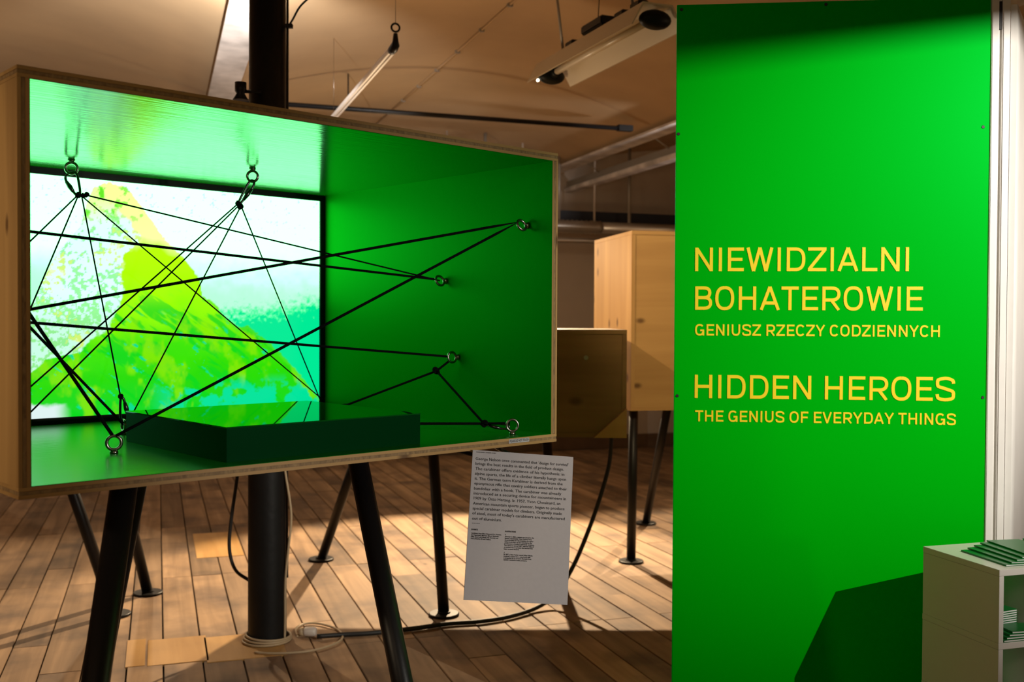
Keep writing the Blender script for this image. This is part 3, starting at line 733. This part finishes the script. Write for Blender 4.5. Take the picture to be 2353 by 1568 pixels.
for i, (t_, xe) in enumerate((('In 1897, a New Yorker named Albert Moritz', 1224), ('received a patent for a snap-hook with', 1184), ('a projecting lip to prevent the latch from', 1200), ('opening outwards under pressure.', 1126))):
    bline(t_, zx(728-2*i), zy2(640+30.5*i), zx(xe), zy2(640+30.5*i+(xe-728)*.055), .0031, .035)
# holders up to the case floor
for uu, (px, py) in ((1.28, (1171, 1042)), (1.12, (1100, 1046))):
    a = bloc(px, py); top = L2W(uu, .10, 0); tl = Hm@(top-(c0+e2))
    MB().tube([(a[0], a[1]-.03, -.006), (a[0], a[1]-.002, -.007), tuple(tl)], [.006, .006, .005], 8).build('holder', 'black', brd)

# ------------------------------------------------------------------ green title wall
GY = -.1003; g = np.array([math.cos(GY), math.sin(GY), 0]); GO = np.array([.5423, 3.4324, 0]); gn = np.array([g[1], -g[0], 0])
tw = empty('title_wall', GO, GY, 'tall green exhibition title wall with yellow lettering', 'sign')
GH = 2.553
MB().box(0, 1, 0, .018, 0, GH).build('panel', 'panel', tw, bevel=.001)
MB().box(.03, .06, .018, .12, 0, GH-.05).box(.94, .97, .018, .12, 0, GH-.05).box(.03, .97, .09, .12, 1.2, 1.26).build('rear_frame', 'spruce2', tw)
def gl(px, py): Pw = atPl(px, py, GO, gn); return float((Pw-GO)@g), float(Pw[2])
for t_, x0, x1, yb0, yb1, yt0, bd in (('NIEWIDZIALNI', 1597, 2088, 624.5, 622.5, 570.5, .136), ('BOHATEROWIE', 1597, 2120, 713, 713.5, 659, .136), ('GENIUSZ RZECZY CODZIENNYCH', 1597, 2159, 772, 774, 746, .156),
                           ('HIDDEN HEROES', 1596, 2194, 915, 922, 861.5, .136), ('THE GENIUS OF EVERYDAY THINGS', 1597, 2196, 968.5, 977, 943, .156)):
    a, b = gl(x0, yb0), gl(x1, yb1); tt = gl(x0, yt0)
    stroke_line('lettering', t_, 'yellow', tw, b[0]-a[0], tt[1]-a[1], Matrix(((1, 0, 0, a[0]), (0, 0, -1, -.0002), (0, 1, 0, (a[1]+b[1])/2), (0, 0, 0, 1))), t=bd)
for px, py in ((1559, 308), (2259, 292), (1556, 910), (2258, 914), (1566, 22), (1898, 10)):
    a = gl(px, py); MB().tube([(a[0], .0, a[1]), (a[0], -.002, a[1])], [.0055, .0045], 12).build('screw', 'rubber', tw)

# white profile post and text screen right of the title wall
GR = GO+g
post = empty('profile_post', GR+g*.004, GY, 'white profiled post along the right edge of the green title wall', 'post')
MB().box(0, .022, -.002, .05, 0, 2.62).build('outer_strip', 'whitepaint', post, bevel=.002)
MB().box(.022, .034, .012, .05, 0, 2.62).build('groove', 'white', post)
MB().box(.034, .058, .0, .05, 0, 2.60).build('inner_strip', 'whitepaint', post, bevel=.003)
MB().box(.023, .033, .006, .012, 2.45, 2.54).build('dark_slot', 'rubber', post)
SP = GR+g*.068+np.array([.0, .012, 0])
scr = empty('text_screen', SP, 0, 'white text partition receding at the right edge of the picture', 'partition')
far = np.array([.86, 1.62]); mb = MB(); ns = 16
pts = []
for k in range(ns+1):
    f = k/ns; c = far*f+np.array([.62, -.33])*.16*math.sin(math.pi*f)*0.35; pts.append(c)
def sprof(f): return 2.53-.02*f
i0 = 0
for k in range(ns+1):
    x, y = pts[k]; dx, dy = .018, -.006
    mb.v += [(x, y, 0), (x, y, sprof(k/ns)), (x+dx, y+dy, sprof(k/ns)), (x+dx, y+dy, 0)]
for k in range(ns):
    a, b = 4*k, 4*k+4
    for j in range(4): mb.f.append((a+j, a+(j+1) % 4, b+(j+1) % 4, b+j)); mb.sm.append(j in (0, 2))
mb.f += [(0, 3, 2, 1), tuple(4*ns+j for j in range(4))]; mb.sm += [False, False]
mb.build('sheet', 'whitepaint', scr, recalc=True)
for para, (z0, nl) in enumerate(((1.80, 5), (1.66, 6), (1.52, 6), (1.38, 8), (1.20, 5))):
    for i in range(nl):
        zz = z0-.0165*i; f0 = .05; segs = 2 if para < 4 else 3
        mbl = MB()
        for sgi in range(segs):
            fa = .05+.32*sgi; fb = fa+random.uniform(.2, .28) if i < nl-1 else fa+.08
            for q in range(6):
                ga, gb = fa+(fb-fa)*q/6, fa+(fb-fa)*(q+.82)/6
                def sp(f):
                    c = far*f+np.array([.62, -.33])*.16*math.sin(math.pi*f)*0.35; return c+np.array([-.0012, .0006])
                A0, B0 = sp(ga), sp(gb); mbl.quad((A0[0], A0[1], zz), (B0[0], B0[1], zz), (B0[0], B0[1], zz+.0055), (A0[0], A0[1], zz+.0055))
        tag(mbl.build('text_line', 'ink', scr), kind='stuff')

# ------------------------------------------------------------------ white shelf with booklets
ZT = .825
FLc = atZ(2297, 1311, ZT); BLc = atZ(2121, 1256, ZT)
dy_ = (BLc-FLc); SD = float(np.linalg.norm(dy_[:2])); syaw = math.atan2(dy_[1], dy_[0])-math.pi/2
shelf = empty('open_shelf', (FLc[0], FLc[1], 0), syaw, 'white open shelf unit holding green booklets at the right edge', 'shelf')
SW, ST = .62, .0175; PIT = .203
zz = ZT; levels = []
for k in range(5):
    z1 = ZT-PIT*k
    if z1 < .0: break
    levels.append(z1)
    o = MB().box(0, SW, 0, SD, z1-ST, z1).build('top_board' if k == 0 else 'shelf_board', 'white', shelf, bevel=.0008)
    zb = max(z1-PIT, 0)
    if z1-ST > .02:
        for xx in (0.0006, SW-ST):
            MB().box(xx, xx+ST-.002, .0006, SD-.0006, zb+.0004, z1-ST-.0006).build('side_board', 'white', shelf, bevel=.0006)
MB().box(.19, .2, .02, SD-.002, 0, ZT-ST-.001).build('added_light_stop', 'white', shelf)  # unseen board added to stop light passing through the open shelf
def s2w(x, y, z):
    c, s_ = math.cos(syaw), math.sin(syaw); return (FLc[0]+c*x-s_*y, FLc[1]+s_*x+c*y, z)
def booklet(x, y, z, rz, tilt, label, grp, th=.006, w_=.105, l_=.21, pitch=0):
    r = empty('booklet', s2w(x, y, z), 0, label, 'booklet', grp); r.rotation_euler = (pitch, tilt, syaw+rz)
    MB().box(.001, w_-.002, .001, l_-.001, .0009, th-.0009).build('pages', 'pages', r)
    MB().box(0, w_, 0, l_, th-.0008, th).box(0, w_, 0, l_, 0, .0008).box(-.0008, 0, 0, l_, 0, th).build('cover', 'cover', r)
    return r
ordn = ['first', 'second', 'third', 'fourth', 'fifth', 'sixth', 'seventh']
for i in range(5):
    booklet(.05+.024*i, .03+.006*i, ZT+.0005+.0046*i, -.06-.02*i, 0, 'green booklet fanned on the shelf top, %s from the left' % ordn[i], 'green booklets on the shelf top', th=.0044, l_=.19)
for i in range(3):
    booklet(.30+.02*i, .10+.01*i, ZT+.0005+.0062*i, -.3, 0, 'green booklet at the back right of the shelf top, %s' % ('lowest of its pile', 'middle of its pile', 'topmost of its pile')[i], 'green booklets piled behind on the shelf top')
z2 = levels[1]
for i in range(9):
    booklet(.05, .085, z2+.0005+.0064*i, .12, 0, 'green booklet in the leaning stack on the middle shelf, %s from below' % (ordn+['eighth', 'ninth'])[i], 'stacked green booklets on the middle shelf', pitch=-.0)
for i in range(4):
    booklet(.022+.012*i, .003+.003*i, z2+.0005+.0064*i, -.04*i, 0, 'green booklet lying at the front of the middle shelf, %s from below' % ordn[i], 'green booklets at the front of the middle shelf', l_=.072)

# ------------------------------------------------------------------ cases in the background
def plain_case(name, label, loc, rz, w_, d_, h_, mats, legs, extra=None, cat='display case'):
    r = empty(name, loc, rz, label, cat); t_ = .024
    MB().box(0, w_, 0, d_, h_-t_, h_).build('top_panel', mats[0], r, bevel=.001)
    MB().box(0, w_, 0, d_, 0, t_).build('bottom_panel', mats[0], r, bevel=.001)
    MB().box(0, t_, .001, d_-.001, t_, h_-t_).build('side_panel', mats[1], r, bevel=.001)
    MB().box(w_-t_, w_, .001, d_-.001, t_, h_-t_).build('side_panel', mats[1], r, bevel=.001)
    MB().box(t_, w_-t_, .004, .02, t_, h_-t_).build('back_panel', mats[2], r)
    M4 = (Matrix.Translation(loc) @ Matrix.Rotation(rz, 4, 'Z')).inverted()
    for a, b in legs: leg(r, a, b, .0285, lambda q: np.array(M4 @ Vector(q)), .078)
    return r
# D: brown case behind the main one, seen from its back
DX0, DX1, DY0, DY1 = -.93, atY(1440, 900, 5.4)[0], 5.4, 6.35
zb, ztp = atY(1400, 1006, 5.4)[2], atY(1400, 758, 5.4)[2]
f1, f2 = atZ(738, 1287, 0), atZ(1020, 1414, 0)
rD = plain_case('display_case', 'brown wooden display case with cut corner behind the main case', (DX0, DY0, zb), 0, DX1-DX0, DY1-DY0, ztp-zb, ('dark_birch', 'dark_birch', 'dark_birch'),
    [((-.86, 6.15, zb), f1), ((-.43, 5.55, zb), f2), ((.2, 6.0, zb), (.27, 6.1, 0))])
wD = DX1-DX0; tri = [(wD-.172, 0), (wD, 0), (wD, .156)]
MB().prism([(x, y) for x, y in tri], 0, .016, Matrix.Rotation(math.pi/2, 4, 'X')).build('corner_board', 'far0', rD, recalc=True)
MB().tube([(wD-.215, -.0005, .42), (wD-.215, -.002, .42)], .012, 16).build('cable_grommet', 'greymetal', rD)
# E: tall spruce case at right
EC = atY(1449, 945, 6.3); ztE = atY(1449, 530, 6.3)[2]; eyw = math.radians(9)
fE1, fE2 = atZ(1450, 1292, 0), atZ(1484, 1204, 0)
rE = plain_case('display_case', 'tall pale spruce display case beside the green title wall', EC, math.radians(12), 1.3, .80, ztE-EC[2], ('far0', 'far2', 'far0'),
    [((EC[0]+.03, 6.40, EC[2]), fE1), ((EC[0]+.33, 6.95, EC[2]), fE2), ((EC[0]+1.1, 6.7, EC[2]), (EC[0]+1.3, 6.7, 0))])
# B: case at left, only its legs show
fB1, fB2 = atZ(340, 1365, 0), atZ(264, 1414, 0)
rB = plain_case('display_case', 'wooden display case hidden at left, only two black legs with round feet showing', (-3.55, 4.75, 1.16), RA*.5, 1.3, .8, .82, ('dark_birch', 'dark_birch', 'dark_birch'),
    [((-2.2, 5.45, 1.16), fB1), ((-2.38, 5.15, 1.16), fB2), ((-3.3, 5.2, 1.16), (-3.5, 5.4, 0))])

# ------------------------------------------------------------------ iron column, cables
cb = atZ(608, 1481, 0); CR = .0885
colm = empty('iron_column', (cb[0], cb[1]+CR*.6, 0), 0, 'black cast-iron column behind the display case', 'column')
MB().tube([(0, 0, 0), (0, 0, .02), (0, 0, .05), (0, 0, 1.6), (0, 0, 3.05)], [CR*1.02, CR*1.02, CR, CR*.98, CR*.94], 32).build('shaft', 'iron', colm)
MB().tube([(0, 0, 3.05), (0, 0, 3.1), (0, 0, ZS-.05)], [CR*1.0, CR*1.35, CR*1.5], 32).build('capital', 'iron', colm)
MB().tube([(CR+.006, -.01, 3.0), (CR+.004, -.01, 1.2), (CR+.006, -.01, .3)], .006, 6).build('conduit', 'rubber', colm)
MB().box(CR-.004, CR+.03, -.02, .0, 2.85, 2.868).build('cable_clip', 'black', colm)
MB().tube(smooth_path([(CR+.012, -.01, 2.86), (CR+.03, -.01, 2.89), (CR+.06, .0, 2.95), (CR+.11, .0, 3.0)], 5), .005, 6).build('branch_cable', 'rubber', colm)
cY = cb[1]+.02
def cable(name, pts, r, mat, label, cat='cable'):
    p0 = np.array(pts[0]); o = MB().tube([q-p0 for q in smooth_path(pts, 6)], r, 8).build(name, mat); o.location = p0; return tag(o, label, cat)
cable('power_cable', [atY(548, 1040, cY+.1), atY(545, 1098, cY+.1), atY(532, 1190, cY+.1), atY(527, 1260, cY+.1), atY(541, 1310, cY+.1), atY(575, 1336, cY+.13)], .0085, 'rubber', 'black cable hanging in a loop left of the iron column')
cable('wire', [atY(650, 1040, cY), atY(656, 1088, cY), atY(669, 1180, cY), atY(664, 1250, cY), atY(656, 1330, cY), atY(655, 1420, cY), atZ(654, 1474, .01)], .0055, 'cream', 'thin cream wire hanging down the right side of the iron column', 'wire')
coil = empty('cable_coil', (cb[0], cb[1]+CR*.6, 0), 0, 'cream cable coiled round the foot of the iron column', 'cable')
for k in range(3): MB().torus((.004*k-.003, 0, .007+.011*k), (0.03*k, .02, 1), CR+.0135+.004*(2-k), .0055, 40, 8).build('coil_turn', 'cream', coil)
c0_ = np.array([cb[0], cb[1]+CR*.6, 0])
lp = [atZ(x, y, .007) for x, y in ((585, 1500), (640, 1502), (710, 1497), (765, 1482), (787, 1466), (775, 1447), (735, 1434), (700, 1434), (680, 1446), (684, 1462))]
MB().tube([q-c0_ for q in smooth_path(lp, 5)], .0055, 8).build('loose_loop', 'cream', coil)
sk = atZ(702, 1464, .0)
plug = empty('socket_plug', sk, 0, 'white plastic plug connector lying on the floor boards', 'plug')
MB().tube([(-.01, 0, .024), (.0, 0, .024), (.04, 0, .024), (.052, 0, .024)], [.016, .023, .023, .017], 14).build('plug_body', 'plastic', plug)
MB().tube([(-.03, 0, .022), (-.01, 0, .024)], [.018, .02], 14).build('socket_body', 'cream', plug)
pts = [atZ(729, 1463, .018), atZ(790, 1459, .012), atZ(860, 1455, .012), atZ(950, 1445, .012), atZ(1030, 1434, .012), atZ(1100, 1429, .012), atZ(1170, 1418, .012), atZ(1235, 1396, .02),
       atY(1280, 1362, 5.4), atY(1318, 1300, 5.45), atY(1352, 1220, 5.5), atY(1380, 1140, 5.55), atY(1399, 1070, 5.6), atY(1404, 1018, 5.62), np.array([atY(1404, 1010, 5.62)[0], 5.62, zb])]
cable('power_cable', pts, .0115, 'rubber', 'black cable running along the floor up to the brown case')

# ------------------------------------------------------------------ hanging lamps
fA, fB = atZ(1262, 178, 3.02), atZ(1512, 42, 3.02)
fc = (fA+fB)/2; Lh = float(np.linalg.norm(fA-fB))/2; fyaw = math.atan2(fA[1]-fB[1], fA[0]-fB[0])-math.pi/2
tl = empty('trough_lamp', fc, fyaw, 'long enamel trough lamp with black ends hanging below the vault', 'lamp')
# reflector: cross section in x,z swept along y
outer = [(-.15, -.045), (-.085, .075), (.085, .075), (.15, -.045)]; inner = [(.143, -.045), (.078, .066), (-.078, .066), (-.143, -.045)]
secs = outer+inner; mb = MB(); nS = len(secs)
for y in (-Lh, Lh): mb.v += [(x, y, z) for x, z in secs]
for k in range(nS): mb.f.append((k, (k+1) % nS, nS+(k+1) % nS, nS+k)); mb.sm.append(False)
for b0 in (0, nS):
    for (i, j, k2, l2) in ((0, 1, 6, 7), (1, 2, 5, 6), (2, 3, 4, 5)): mb.f.append((b0+i, b0+j, b0+k2, b0+l2)); mb.sm.append(False)
mb.build('reflector', 'reflector', tl, recalc=True)
MB().tube([(0, -Lh+.05, .01), (0, Lh-.05, .01)], .019, 16).build('glass_tube', 'reflector', tl)
for y, sgn in ((-Lh, 1), (Lh, -1)):
    c = MB().ball((0, y+sgn*.03, .0), .09, .05, .05, 20, 10).build('end_cap', 'bezel', tl)
    MB().tube([(.0, y+sgn*.05, .01), (0, y+sgn*.12, .01)], [.032, .026], 14).build('lamp_socket', 'bezel', c)
MB().ball((-.085, Lh-.02, -.03), .009).build('indicator_light', 'led', tl)
MB().box(-.035, .035, -Lh*.55, Lh*.5, .075, .105).build('gear_tray', 'greymetal', tl, bevel=.003)
MB().box(-.06, .06, -.16, .1, .105, .156).build('ballast_box', 'black', tl, bevel=.008)
for y in (-.48, -.3, .33): MB().box(-.03, .03, y-.05, y+.05, .1, .136).build('clamp', 'black', tl, bevel=.006)
for y, x2 in ((-.42, -.1), (.47, -.06)):
    hz = vault_z(st(np.array(tl.location))[0])-3.02
    MB().tube([(0, y, .12), (x2, y, hz)], .009, 8).build('hanger_rod', 'greymetal', tl)
MB().tube([(0, .0, .16), (.03, .02, .5)], .003, 6).build('supply_wire', 'rubber', tl)
# slim white tube lamp
ta = atZ(904, 112, 2.9)
sl = empty('tube_lamp', ta, RA, 'slim white tube lamp hanging above the display case', 'lamp')
MB().box(-.019, -.002, .03, 2.1, -.014, .014).box(.002, .019, .03, 2.1, -.014, .014).build('white_profile', 'plastic', sl, bevel=.003)
MB().box(-.004, .004, .03, 2.1, -.009, .012).build('groove', 'greymetal', sl)
MB().tube([(0, .04, 0), (0, .0, .0), (.004, -.03, .012), (.004, -.03, .03), (.004, -.03, .07)], [.022, .024, .022, .016, .011], 14).build('end_fitting', 'black', sl)
MB().torus((.004, -.03, .1), (0, 1, 0), .021, .0055, 20, 8).build('hanging_ring', 'black', sl)
hz = vault_z(st(ta)[0])-2.9
MB().tube([(.004, -.03, .12), (.004, -.03, hz)], .0015, 6).build('steel_wire', 'steel', sl)
MB().tube([(.0, 1.9, .012), (.0, 1.9, hz)], .0015, 6).build('steel_wire', 'steel', sl)
# small spotlight clamped beside the column
sp_ = atY(553, 205, cb[1]-.05)
sm = empty('spot_lamp', sp_, 0, 'small black spotlight clamped to the left of the iron column', 'lamp')
MB().tube([(0, 0, .03), (0, 0, -.01), (0, 0, -.02), (.0, 0, -.05)], [.026, .026, .018, .036], 16).build('housing', 'black', sm)
MB().tube([(.02, .0, -.01), (.09, .02, -.01)], .008, 8).build('arm', 'black', sm)
# unseen stage spotlight added on the right whose barn door cuts the beam near the top of the title wall
hr = Vector((1.04, 3.38, 2.405))-Vector(LP); hr.normalize(); lp_ = Vector(LP)
sdv = hr.cross(Vector((0, 0, 1))).normalized(); upv = sdv.cross(hr).normalized()
stg = empty('unseen_spotlight', LP, 0, 'black stage spotlight with a barn door, added out of view to shape the light on the title wall', 'lamp')
fl_c = hr*.22
flp = [fl_c-sdv*.2, fl_c+sdv*.2, fl_c+sdv*.2+upv*.2-hr*.1, fl_c-sdv*.2+upv*.2-hr*.1]
mb = MB(); mb.quad(*flp); mb.quad(*[v+upv*.003-hr*.001 for v in reversed(flp)]); mb.build('barn_door', 'black', stg)
bd_ = -(Vector((1.36, 3.35, 1.72))-lp_).normalized()
MB().tube([bd_*.03, bd_*.06, bd_*.24, bd_*.27], [.06, .075, .075, .04], 20).build('housing', 'black', stg)
MB().tube([bd_*.15, bd_*.15+Vector((0, 0, .4))], .012, 8).build('hanger', 'black', stg)
# ------------------------------------------------------------------ services on the back wall
tray = room_obj(MB().box(0, 7.5, T1-.5, T1-.3, 2.62, 2.74), 'cable_tray', 'tray'); tag(tray, 'dark cable tray running along the back wall', 'cable tray')
dz = atY(1400, 521, 11.2)[2]
duct = empty('air_duct', room(4.2, T1-.75, dz), RA, 'silver ribbed air duct along the back wall', 'duct')
mbp, rr_ = [], []
for k in range(110):
    x = -2.6+.055*k*.5; mbp.append((x, 0, 0)); rr_.append(.075 if k % 2 else .066)
MB().tube(mbp, rr_, 14).build('ribbed_hose', 'duct', duct)
MB().tube([(.35, 0, 0), (3.6, 0, 0)], .062, 16).build('smooth_pipe', 'duct', duct)
MB().tube([(-2.6, -.1, -.16), (3.6, -.1, -.16)], .03, 10).build('lower_pipe', 'duct', duct)
for k in range(6): MB().tube([(-1.35+.42*k, 0, 0), (-1.35+.42*k, 0, .95)], .018 if k % 2 else .011, 8).build('hanger', 'greymetal' if k % 2 else 'wall', duct)
rail = empty('ceiling_rail', room(4.52, 7, 3.0), RA, 'grey steel rail hanging below the ceiling behind the title wall', 'rail')
MB().box(-.06, .06, -5, T1-7.02, 0, .05).build('bar', 'beam', rail, bevel=.008)
MB().box(-.02, .02, -5, T1-7.02, .05, .13).build('web', 'greymetal', rail)
for y in (-.2, 1.6, 3.2): MB().tube([(0, y, .1), (-.2, y+.1, vault_z(4.32)-3.0)], .006, 6).build('hanger', 'greymetal', rail)
